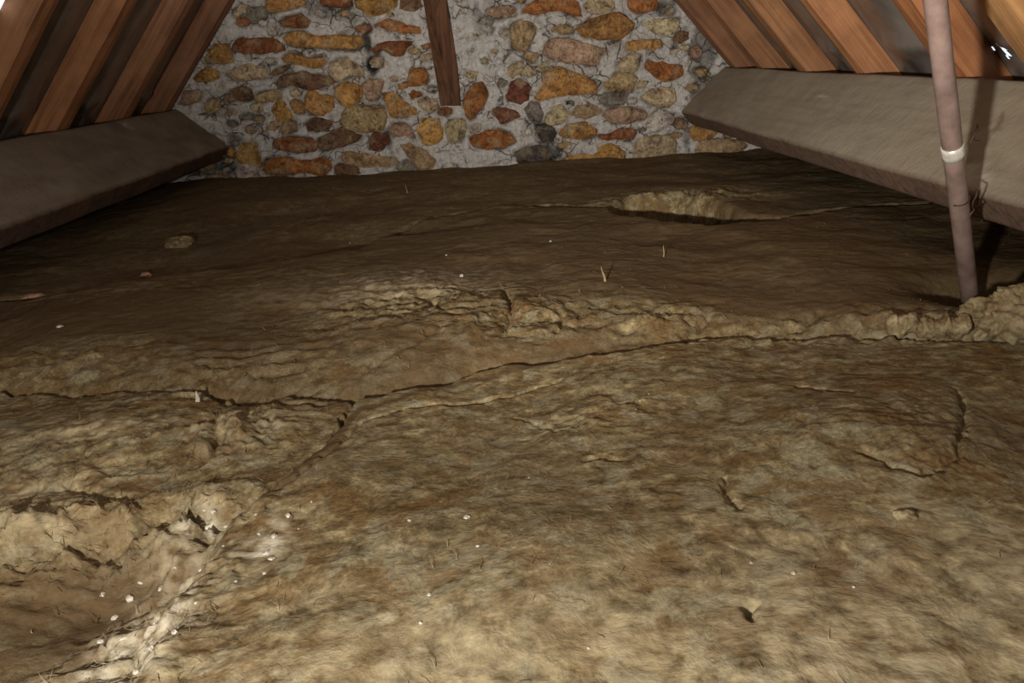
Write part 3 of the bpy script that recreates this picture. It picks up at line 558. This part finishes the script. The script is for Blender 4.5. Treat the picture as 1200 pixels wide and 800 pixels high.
# loose fibres standing out of the wool: nobody could count them
def fibres(owner, bt, n, yr, seed, wid):
    rr = np.random.RandomState(seed); P = bt.P
    X = rr.uniform(max(P[:, 0].min(), -1.3), min(P[:, 0].max(), 1.3), n*3); Y = rr.uniform(max(P[:, 1].min(), yr[0]), min(P[:, 1].max(), yr[1]), n*3)
    w = 0.06+blobs(TORN, X, Y); k = rr.rand(n*3) < w; X, Y = X[k][:n], Y[k][:n]
    h, sd = bt.height(X, Y); k = sd > 0.004; X, Y, h = X[k], Y[k], h[k]; n = len(X)
    a = rr.uniform(0, 2*np.pi, n); L = rr.uniform(0.006, 0.022, n)*(1+0.5*blobs(TORN, X, Y)); up = rr.uniform(0.05, 0.55, n)*L*0.5; cv = rr.randn(n)*0.5
    V = []; 
    for j, s in enumerate((0, .33, .67, 1.0)):
        aa = a+cv*s; cx = X+np.cos(aa)*L*(s-.5); cy = Y+np.sin(aa)*L*(s-.5); cz = h+CZ+0.0008+up*s*(1.6-s)*0.9
        ww = wid*(1-0.75*s)*rr.uniform(.6, 1.4, n)
        V.append(np.stack([cx-np.sin(aa)*ww, cy+np.cos(aa)*ww, cz], -1)); V.append(np.stack([cx+np.sin(aa)*ww, cy-np.cos(aa)*ww, cz+0.2*ww], -1))
    V = np.stack(V, 1).reshape(-1, 3); b0 = np.arange(n)*8
    Fq = np.concatenate([np.stack([b0+2*j, b0+2*j+1, b0+2*j+3, b0+2*j+2], -1) for j in range(3)])
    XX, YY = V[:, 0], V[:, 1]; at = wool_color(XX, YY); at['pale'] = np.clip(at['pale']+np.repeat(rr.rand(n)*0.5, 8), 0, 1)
    tag(mesh_obj('loose_fibres', V, Fq, WOOL, parent=owner, attrs=at), kind='stuff')
fibres(oA, BA, 5000, (0.3, 1.3), 1, 0.00045); fibres(oB, BB, 4000, (0.6, 1.25), 2, 0.0005); fibres(oC, BC, 1500, (0.3, 0.9), 3, 0.0005); fibres(oD, BD, 5000, (1.0, 2.5), 4, 0.0009); fibres(oE, BE, 2000, (2.2, 3.4), 5, 0.0018)

# ------------------------------------------------------------------ purlins
def purlin(side, label, dusty, y1, marks):
    ny = 260; ys = np.linspace(y1, YW+0.06, ny)
    U = np.array([side*SN, CS]); D = np.array([side*CS, -SN])          # outward along the roof normal / down the slope
    O = np.array([XC+side*HW, ZT])                                       # outer upper edge
    prof = []                                                            # around the section, with dust weight
    for s in np.linspace(0.03, 1, 26): prof.append((O-U*PW*(1-s)*1.0, s, 0))
    prof = []
    r = 0.010
    for s in np.linspace(0, 1, 30): prof.append((PW-r-(PW-2*r)*s, 0.0, 1.0))
    for s in (0.3, 0.6, 0.85): prof.append((r*(1-math.sin(s*math.pi/2)), r*(1-math.cos(s*math.pi/2)), 0.8-0.5*s))
    for s in np.linspace(0, 1, 12): prof.append((0, r+(PT-2*r)*s, 0.16))
    for s in (0.35, 0.75): prof.append((r*s, PT-r*(1-s), 0.1))
    for s in np.linspace(0, 1, 10): prof.append((r+(PW-2*r)*s, PT, 0.05))
    for s in np.linspace(0, 1, 5): prof.append((PW, PT*(1-s)*0.9+0.004, 0.1))
    prof = np.array(prof); m = len(prof)
    I = O-U*PW
    Yg = np.repeat(ys[:, None], m, 1); A = np.repeat(prof[None, :, 0], ny, 0); B = np.repeat(prof[None, :, 1], ny, 0); dust = np.repeat(prof[None, :, 2], ny, 0).copy()
    wv = 0.004*fbm(Yg*1.3+side*5, Yg*0+3, 2, 1)+0.0022*fbm(Yg*6, A*14+B*9, 3, 2)+0.0012*ridged(Yg*4, A*70+B*70, 2, 5)
    edge = np.exp(-(A/0.02)**2)*np.exp(-(B/0.02)**2); wv2 = 0.010*edge*np.clip(fbm(Yg*7+3, Yg*0, 3, 6), -1, .2)
    x = I[0]+U[0]*(A-wv2*0+wv*0.3)+D[0]*(B-wv-wv2); zz = I[1]+U[1]*(A+wv*0.3)+D[1]*(B-wv-wv2)
    V = np.stack([x, Yg, zz+CZ], -1).reshape(-1, 3)
    dust = np.clip(dust*dusty+0.25*fbm(Yg*9, A*20+B*20, 3, 4)*(dust > .3), 0, 1)
    mark = np.zeros(Yg.shape)
    for (yy, aa, ry, ra) in marks: mark = np.maximum(mark, np.clip(1.6*np.exp(-((Yg-yy)/ry)**2-((A-aa)/ra)**2)*(B < 0.004)*(0.9+fbm(Yg*60, A*60, 2, 3))-0.3, 0, 0.8))
    i = np.arange(ny-1)[:, None]; j = np.arange(m)[None, :]; a = i*m+j; b = i*m+(j+1) % m
    Fq = np.stack([a, b, b+m, a+m], -1).reshape(-1, 4)
    if side < 0: Fq = Fq[:, ::-1]
    o = mesh_obj('purlin', V, Fq, PURLIN, attrs={'dust': dust, 'mark': mark})
    # end caps
    me = o.data; bm = bmesh.new(); bm.from_mesh(me); bm.verts.ensure_lookup_table()
    bm.faces.new([bm.verts[k] for k in range(m)]); bm.faces.new([bm.verts[(ny-1)*m+k] for k in range(m)][::-1])
    bmesh.ops.recalc_face_normals(bm, faces=bm.faces); bm.to_mesh(me); bm.free()
    o.location = (0, 0, 0)
    return tag(o, label, 'beam', 'purlins along the eaves')
pR = purlin(1, 'pale dusty purlin beam that the grey pole leans in front of', 1.0, Y0+0.02, [(2.25, .17, .035, .006), (1.35, .03, .05, .03)])
pL = purlin(-1, 'dark grimy purlin beam on the side of the attic without a pole', 0.62, Y0+0.02, [(1.75, .065, .02, .018), (2.85, .22, .02, .02)])
pL.color = (0.62, 0.62, 0.64, 1)

# ------------------------------------------------------------------ rafters
def rafter(side, ynear, width, depth, label, col, bend=0.0, seed=0, zlow=-0.60):
    s0 = 0.0; s1 = (ZR-zlow)/SN; n = 44
    ss = np.linspace(s0, s1, n); rr = np.random.RandomState(seed)
    prof = [(0, 0), (0.5, 0), (1, 0), (1, .25), (1, .5), (1, .75), (1, 1), (0.5, 1), (0, 1), (0, .75), (0, .5), (0, .25)]     # (across, depth)
    ch = 0.05
    V = []
    for k, s in enumerate(ss):
        wob = 0.004*vn(np.array([s*2.0+seed*3.1]), np.array([seed*1.7]), 1)[0]; b = bend*math.sin(math.pi*np.clip((s-0.9)/1.2, 0, 1))
        for a, d in prof:
            w = width*(1+0.04*vn(np.array([s*5+seed]), np.array([a*3+d*2.0]), 2)[0])
            aa = (a-0.5)*w; dd = d*depth
            if a in (0, 1) and d in (0, 1): aa *= 0.94; dd = ch*depth if d == 0 else depth
            V.append((s, aa+wob+b, dd+(0.002*vn(np.array([s*7.0]), np.array([a*9.0+seed]), 3)[0] if d == 0 else 0)))
    m = len(prof); V = np.array(V); Fq = []
    for k in range(n-1):
        for j in range(m): Fq.append((k*m+j, k*m+(j+1) % m, (k+1)*m+(j+1) % m, (k+1)*m+j))
    Fq.append(tuple(range(m))[::-1]); Fq.append(tuple((n-1)*m+j for j in range(m)))
    o = mesh_obj('rafter', V, Fq, RAFTER, smooth=False)
    X = Vector((side*CS, 0, -SN)); Z = Vector((side*SN, 0, CS)); Yv = Z.cross(X)
    mt = Matrix((X, Yv, Z)).transposed().to_4x4(); mt.translation = (XC, ynear+width/2, CZ+ZR)
    o.matrix_world = mt; o.color = (*col, 1)
    if Yv.y < 0: pass
    bm = bmesh.new(); bm.from_mesh(o.data); bmesh.ops.recalc_face_normals(bm, faces=bm.faces); bm.to_mesh(o.data); bm.free()
    return tag(o, label, 'rafter', 'rafters of the roof')
RL = 'rafter above the pale dusty beam, '
rafter(1, 3.285, .075, RD, RL+'dull brown, hard against the stone gable', (0.85, 0.75, 0.75), seed=1)
rafter(1, 2.955, .065, RD, RL+'reddish brown, second from the stone gable', (0.95, 0.85, 0.8), seed=2)
rafter(1, 2.560, .075, RD, RL+'with a pale yellowish edge, third from the stone gable', (1.1, 1.0, 0.9), seed=3)
rafter(1, 2.155, .065, RD, RL+'light orange, fourth from the stone gable', (1.25, 1.08, 0.98), seed=4)
rafter(1, 1.690, .080, RD, RL+'wide, strongly grained, directly behind the grey pole', (1.2, 0.95, 0.8), seed=5)
rafter(1, 1.370, .080, RD, RL+'curved and yellowish, beside the torn shiny membrane', (1.45, 1.45, 1.2), bend=0.035, seed=6)
LL = 'rafter above the dark grimy beam, '
rafter(-1, 3.290, .075, RD, LL+'dark brown, hard against the stone gable', (0.85, 0.75, 0.78), seed=7)
rafter(-1, 2.900, .065, RD, LL+'dull brown, second from the stone gable', (1.0, 0.88, 0.86), seed=8)
rafter(-1, 2.450, .078, RD, LL+'warm brown, third from the stone gable', (1.2, 1.02, 0.92), seed=9)
rafter(-1, 2.035, .075, RD, LL+'fourth from the stone gable, by a bright daylight chink', (1.2, 1.05, 0.95), seed=10)

# ------------------------------------------------------------------ leaning strut in front of the gable
def strut():
    # per section: pixel x of left edge, middle arris, right edge; how far the front stands off the wall
    secs = [(124, 516, 535.5, 540.5, 0.035), (100, 512.5, 528, 538, 0.05), (80, 509, 521, 536, 0.062), (45, 503, 513, 530.5, 0.085), (20, 499, 507, 526, 0.10), (0, 496, 503.5, 522.5, 0.115), (-60, 486, 492, 511, 0.15)]
    V = []
    for (py, l, m_, r, d) in secs:
        for (x, dd) in ((l, d*0.55), (m_-0.5, d), (m_+0.7, d-0.004), (r, d*0.6), (r-1, d*0.6-0.035), (l+1, d*0.55-0.035)):
            p = onY(x, py, YW-dd); V.append((p[0], p[1], p[2]+CZ))
    # straight on up to the ridge
    a = np.array(V[-6:]); b = np.array(V[-12:-6]); k = (CZ+ZR-0.02-a[:, 2].mean())/(a[:, 2].mean()-b[:, 2].mean())
    V += [tuple(p) for p in a+(a-b)*np.array([k*0.6, k*0.35, k])]
    n = len(V)//6; Fc = []
    for s in range(n-1):
        for j in range(6): Fc.append((s*6+j, s*6+(j+1) % 6, (s+1)*6+(j+1) % 6, (s+1)*6+j))
    Fc += [tuple(range(6))[::-1], tuple((n-1)*6+j for j in range(6))]
    o = mesh_obj('roof_strut', V, Fc, POST, smooth=False)
    bm = bmesh.new(); bm.from_mesh(o.data); bmesh.ops.recalc_face_normals(bm, faces=bm.faces); bm.to_mesh(o.data); bm.free()
    return tag(o, 'dark brown tapering wooden strut with a long split, in front of the stone gable', 'strut')
strut()

# ------------------------------------------------------------------ tubes
def tube(path, rad, seg=16, cap=True):
    path = np.array(path, float); n = len(path); rad = np.broadcast_to(rad, n); V = []; prev = None
    for i in range(n):
        t = path[min(i+1, n-1)]-path[max(i-1, 0)]; t /= np.linalg.norm(t)+1e-12
        ref = prev if prev is not None else (np.array([0, 0, 1.0]) if abs(t[2]) < .9 else np.array([1.0, 0, 0]))
        u = ref-t*(ref @ t); u /= np.linalg.norm(u); w = np.cross(t, u); prev = u
        for k in range(seg):
            a = 2*math.pi*k/seg; V.append(path[i]+rad[i]*(math.cos(a)*u+math.sin(a)*w))
    Fc = [(i*seg+k, i*seg+(k+1) % seg, (i+1)*seg+(k+1) % seg, (i+1)*seg+k) for i in range(n-1) for k in range(seg)]
    if cap: Fc += [tuple(range(seg))[::-1], tuple((n-1)*seg+k for k in range(seg))]
    return np.array(V), Fc
CZv = np.array([0, 0, CZ])
pa = onY(1096, 0, 1.07)+CZv; pb = onY(1139.5, 374, 1.28)+CZv; ax = (pa-pb)/np.linalg.norm(pa-pb)
pole = empty('pole', tuple(pb-ax*0.10)); tag(pole, 'slim grey-brown metal pole with a bright zinc band, leaning by the pale beam', 'pole')
def add(name, VF, mat, parent, smooth=True):
    V, Fc = VF; o = mesh_obj(name, np.array(V)-np.array(parent.location), Fc, mat, parent, smooth); return o
bot = pb-ax*0.10
Ltop = 0
while True:                                     # the tube runs up to the underside of the rafters
    q = pa+ax*Ltop
    if q[2]-CZ > ZR-abs(q[0]-XC)*math.tan(SL)+(RD-0.034)/CS: break
    Ltop += 0.01
    if Ltop > 2: break
top = pa+ax*Ltop
pathp = [bot+(top-bot)*t for t in np.linspace(0, 1, 40)]
add('tube', tube(pathp, 0.0146+0.0002*np.sin(np.arange(40)*1.7), 24), PIPE, pole)
L = np.linalg.norm(pa-pb); frac = 1-176/374*0.96
bc = pb+(pa-pb)*0.53
best = min(np.linspace(0.2, 0.9, 200), key=lambda t: abs((400-F*((pb+(pa-pb)*t-CZv) @ M)[1]/-((pb+(pa-pb)*t-CZv) @ M)[2])-177))
bc = pb+(pa-pb)*best
band = add('metal_band', tube([bc-ax*0.0115, bc-ax*0.0112, bc-ax*0.004, bc+ax*0.004, bc+ax*0.0112, bc+ax*0.0115], [0.0146, 0.0160, 0.0162, 0.0162, 0.0160, 0.0146], 24), STEEL, pole)
band['label'] = 'bright zinc band'
perp = np.cross(ax, [0, 1, 0]); perp /= np.linalg.norm(perp); perp = perp if perp[0] > 0 else -perp
tail = [bc+perp*0.022+np.array([0, -0.008, 0]), bc+perp*0.030+np.array([0, -.006, .012]), bc+perp*0.036+np.array([0, 0, .022]), bc+perp*0.041+np.array([0, 0, .008]), bc+perp*.030+np.array([0, .004, -.004])]
wt = add('wire_tail', tube(tail, 0.0009, 6), WIRE, pole)
wt2 = add('wire_tail', tube([bc+perp*.023, bc+perp*.032+np.array([0, 0, .002]), bc+perp*.044+np.array([0, .0, -.006])], 0.0008, 6), WIRE, pole)
# tie wire and nail between pole and beam
tc = pb+(pa-pb)*min(np.linspace(0.05, 0.9, 300), key=lambda t: abs((400-F*((pb+(pa-pb)*t-CZv) @ M)[1]/-((pb+(pa-pb)*t-CZv) @ M)[2])-232))
ring = [tc+0.0160*(math.cos(a)*perp+math.sin(a)*np.cross(ax, perp))+ax*0.004*math.sin(a) for a in np.linspace(-2.6, 0.9, 18)]
tw = add('tie_wire', tube(ring, 0.0013, 8), WIRE, pole)
k0 = tc+perp*0.016
knot = [k0+np.array([0.000, -.004, .010]), k0+np.array([.010, -.006, .006]), k0+np.array([.014, -.002, -.006]), k0+np.array([.007, -.006, -.014]), k0+np.array([.012, 0, -.024]), k0+np.array([.018, .004, -.030]), k0+np.array([.010, .0, -.036]), k0+np.array([.014, .004, -.044])]
add('tie_wire', tube(knot, 0.0014, 8), WIRE, pole)
nl = np.array([0.872, 1.285, CZ-0.305])
add('tie_wire', tube([tc+perp*0.0155+np.array([0, -.004, 0]), tc+perp*0.026+np.array([0, .010, -.006]), tc*0.4+nl*0.6+np.array([0, 0, -.012]), nl+np.array([-.010, -.008, -.002]), nl+np.array([-.010, -.006, .005]), nl+np.array([-.004, -.010, .001])], 0.0014, 8), WIRE, pole)
nv, nf = tube([nl+np.array([-.016, -.012, .004]), nl+np.array([-.014, -.0105, .0035]), nl+np.array([-.0135, -.010, .0033]), nl+np.array([.02, .012, -.004])], [0.0055, 0.0055, 0.0022, 0.002], 10)
tag(mesh_obj('nail', nv, nf, WIRE), 'rusty nail driven into the pale beam beside the pole', 'nail')

# ------------------------------------------------------------------ lumps, scraps and crumbs lying on the wool
def lump(name, pos, size, mat, label, cat, seed, group=None, rotz=0.0, sub=4, rough=0.35, freq=3.0, color_attr=None, sink=0.35):
    bm = bmesh.new(); bmesh.ops.create_icosphere(bm, subdivisions=sub, radius=1.0)
    V = np.array([v.co[:] for v in bm.verts]); Fc = [tuple(v.index for v in f.verts) for f in bm.faces]; bm.free()
    def n3(P, f, s): return (fbm(P[:, 0]*f+s, P[:, 1]*f+P[:, 2]*f*0.7, 3, s)+fbm(P[:, 1]*f-s, P[:, 2]*f+P[:, 0]*f*0.6, 3, s+1))*0.5
    k = 1+rough*(n3(V, freq*0.5, seed)*1.2+0.7*n3(V, freq*1.6, seed+2)) if sub > 2 else 1+rough*np.random.RandomState(seed).uniform(-1, 1, len(V))
    V = V*np.asarray(k)[:, None]*np.array(size)
    c, s = math.cos(rotz), math.sin(rotz); V = np.stack([V[:, 0]*c-V[:, 1]*s, V[:, 0]*s+V[:, 1]*c, V[:, 2]], -1)
    at = None
    if mat is WOOL: at = {'pale': np.full(len(V), color_attr or 0.3), 'white': np.zeros(len(V)), 'brown': np.zeros(len(V))}
    o = mesh_obj(name, V, Fc, mat, smooth=sub > 2, attrs=at)
    o.location = (pos[0], pos[1], pos[2]+CZ+size[2]*(1-2*sink))
    return tag(o, label, cat, group)
def strip(px0, px1, rad, label, seed, pale, n=90, seg=40):
    # rolled torn edge of wool lying between two points
    a, b = hit(*px0), hit(*px1); V = []
    for i in range(n):
        t = i/(n-1); c = a+(b-a)*t; c[2] = surf(c[0], c[1])[0]+rad*0.45; taper = min(1, (t/0.10)**0.5+0.15, ((1-t)/0.08)**0.5+0.15)
        d = (b-a)[:2]; d = d/np.linalg.norm(d); nrm = np.array([-d[1], d[0]])
        for k in range(seg):
            th = 2*math.pi*k/seg
            r = rad*taper*(1+0.14*ridged(np.array([t*5+seed]), np.array([th*1.6]), 3, seed)[0]+0.18*fbm(np.array([t*30]), np.array([th*3.0]), 3, seed)[0]+0.3*fbm(np.array([t*6]), np.array([seed*1.0]), 2, 3)[0])
            V.append((c[0]+nrm[0]*math.cos(th)*r*1.1, c[1]+nrm[1]*math.cos(th)*r*1.1, c[2]+CZ+math.sin(th)*r))
    Fc = [(i*seg+k, i*seg+(k+1) % seg, (i+1)*seg+(k+1) % seg, (i+1)*seg+k) for i in range(n-1) for k in range(seg)]
    Fc += [tuple(range(seg))[::-1], tuple((n-1)*seg+k for k in range(seg))]
    V = np.array(V); at = {'pale': np.full(len(V), pale), 'white': np.zeros(len(V)), 'brown': np.zeros(len(V))}
    o = mesh_obj('wool_roll', V, Fc, WOOL, attrs=at)
    return tag(o, label, 'insulation')
strip((1036, 389), (1138, 388), 0.016, 'small torn roll of yellowish wool lying against the foot of the pole', 3, 0.2)
lump('wool_clump', hit(1182, 385), (0.062, 0.05, 0.052), WOOL, 'big fluffy yellowish wool clump right beside the foot of the pole', 'insulation', 4, rough=0.5, freq=3.4, color_attr=0.25, sub=5)
lump('wool_clump', hit(210, 288), (0.045, 0.03, 0.022), WOOL, 'rounded pale wool clump alone on dark wool beside the grimy beam', 'insulation', 2, rough=0.38, color_attr=0.12)
lump('wool_clump', hit(1060, 606), (0.010, 0.008, 0.006), WOOL, 'little yellow wool ball sitting on the broad brown blanket below a curved crack', 'insulation', 3, rough=0.4, color_attr=0.45, sub=4)
lump('terracotta_chip', hit(172, 324), (0.017, 0.010, 0.007), CHIP, 'pinkish terracotta chip on dark wool near the rounded pale wool clump', 'debris', 5, sub=2, rough=0.3, sink=0.2)
lump('terracotta_chip', hit(37, 349), (0.026, 0.010, 0.006), CHIP, 'long flat pinkish terracotta chip on dark wool towards the grimy beam', 'debris', 6, sub=2, rough=0.3, rotz=0.2, sink=0.2)
CL = 'white plaster crumb lying on the brown wool'; CG = 'plaster crumbs on the wool'
rr = random.Random(8)
big = [(70, 383, .010), (338, 605, .006), (322, 628, .006), (304, 626, .005), (250, 600, .008), (240, 598, .006), (265, 617, .005), (547, 607, .006), (312, 648, .006), (318, 655, .005), (153, 702, .008), (165, 683, .007), (120, 697, .006), (145, 748, .006), (310, 672, .004), (276, 682, .004), (365, 588, .003), (503, 697, .003), (493, 730, .003), (645, 283, .007), (523, 299, .006), (541, 324, .011), (410, 285, .005),
       (230, 706, .004), (135, 725, .006), (178, 760, .007), (205, 742, .005), (118, 752, .005), (160, 788, .005), (262, 640, .003), (300, 603, .003), (350, 620, .003), (880, 660, .003), (930, 672, .004), (1000, 688, .003), (750, 470, .003), (745, 480, .003), (760, 462, .003), (620, 560, .003), (480, 610, .003), (690, 760, .003), (560, 640, .003), (235, 668, .004), (205, 665, .004), (188, 690, .006)]
for i, (x, y, s) in enumerate(big):
    cl_ = ('white plaster crumb on the wide dusty wool blanket' if y < 400 else 'white plaster crumb beside or below the dark zigzag crack' if x > 225 and x < 380 and y < 690 else 'white plaster crumb on the pale torn ridge beside the sunken brown wool' if x < 240 else 'tiny white crumb scattered over the broad brown wool blanket')
    lump('plaster_crumb', hit(x, y), (s*rr.uniform(.4, .7), s*rr.uniform(.35, .6), s*rr.uniform(.25, .45)), CRUMB, cl_, 'crumb', 20+i, group=cl_.replace('white plaster crumb', 'crumbs').replace('tiny white crumb', 'crumbs'), rotz=rr.uniform(0, 3), sub=2, rough=0.38, sink=0.3)
def splinter(px, lean, length, wid, label, mat=STRAW):
    p = hit(*px); p = np.array([p[0], p[1], p[2]+CZ-0.004]); d = np.array([lean[0], lean[1], 1.0]); d /= np.linalg.norm(d)
    path = [p+d*length*t+np.array([0.0015*math.sin(t*5), 0, 0]) for t in np.linspace(0, 1, 7)]
    V, Fc = tube(path, [wid, wid*1.15, wid, wid*.9, wid*.7, wid*.5, wid*.15], 7)
    return tag(mesh_obj('splinter', V, Fc, mat), label, 'splinter', None)
splinter((230, 470), (0.25, 0, 0), 0.022, 0.0035, 'whitish pointed splinter standing in the torn blanket above the zigzag crack', CRUMB)
splinter((709, 330), (-0.15, 0.1, 0), 0.036, 0.0024, 'thick straw splinter standing up from the wide dusty blanket')
splinter((777, 301), (0.10, 0.1, 0), 0.032, 0.0016, 'thin straw splinter standing up from the wide dusty blanket')
splinter((477, 226), (-0.05, 0.1, 0), 0.035, 0.0020, 'straw splinter standing up near the base of the stone gable')
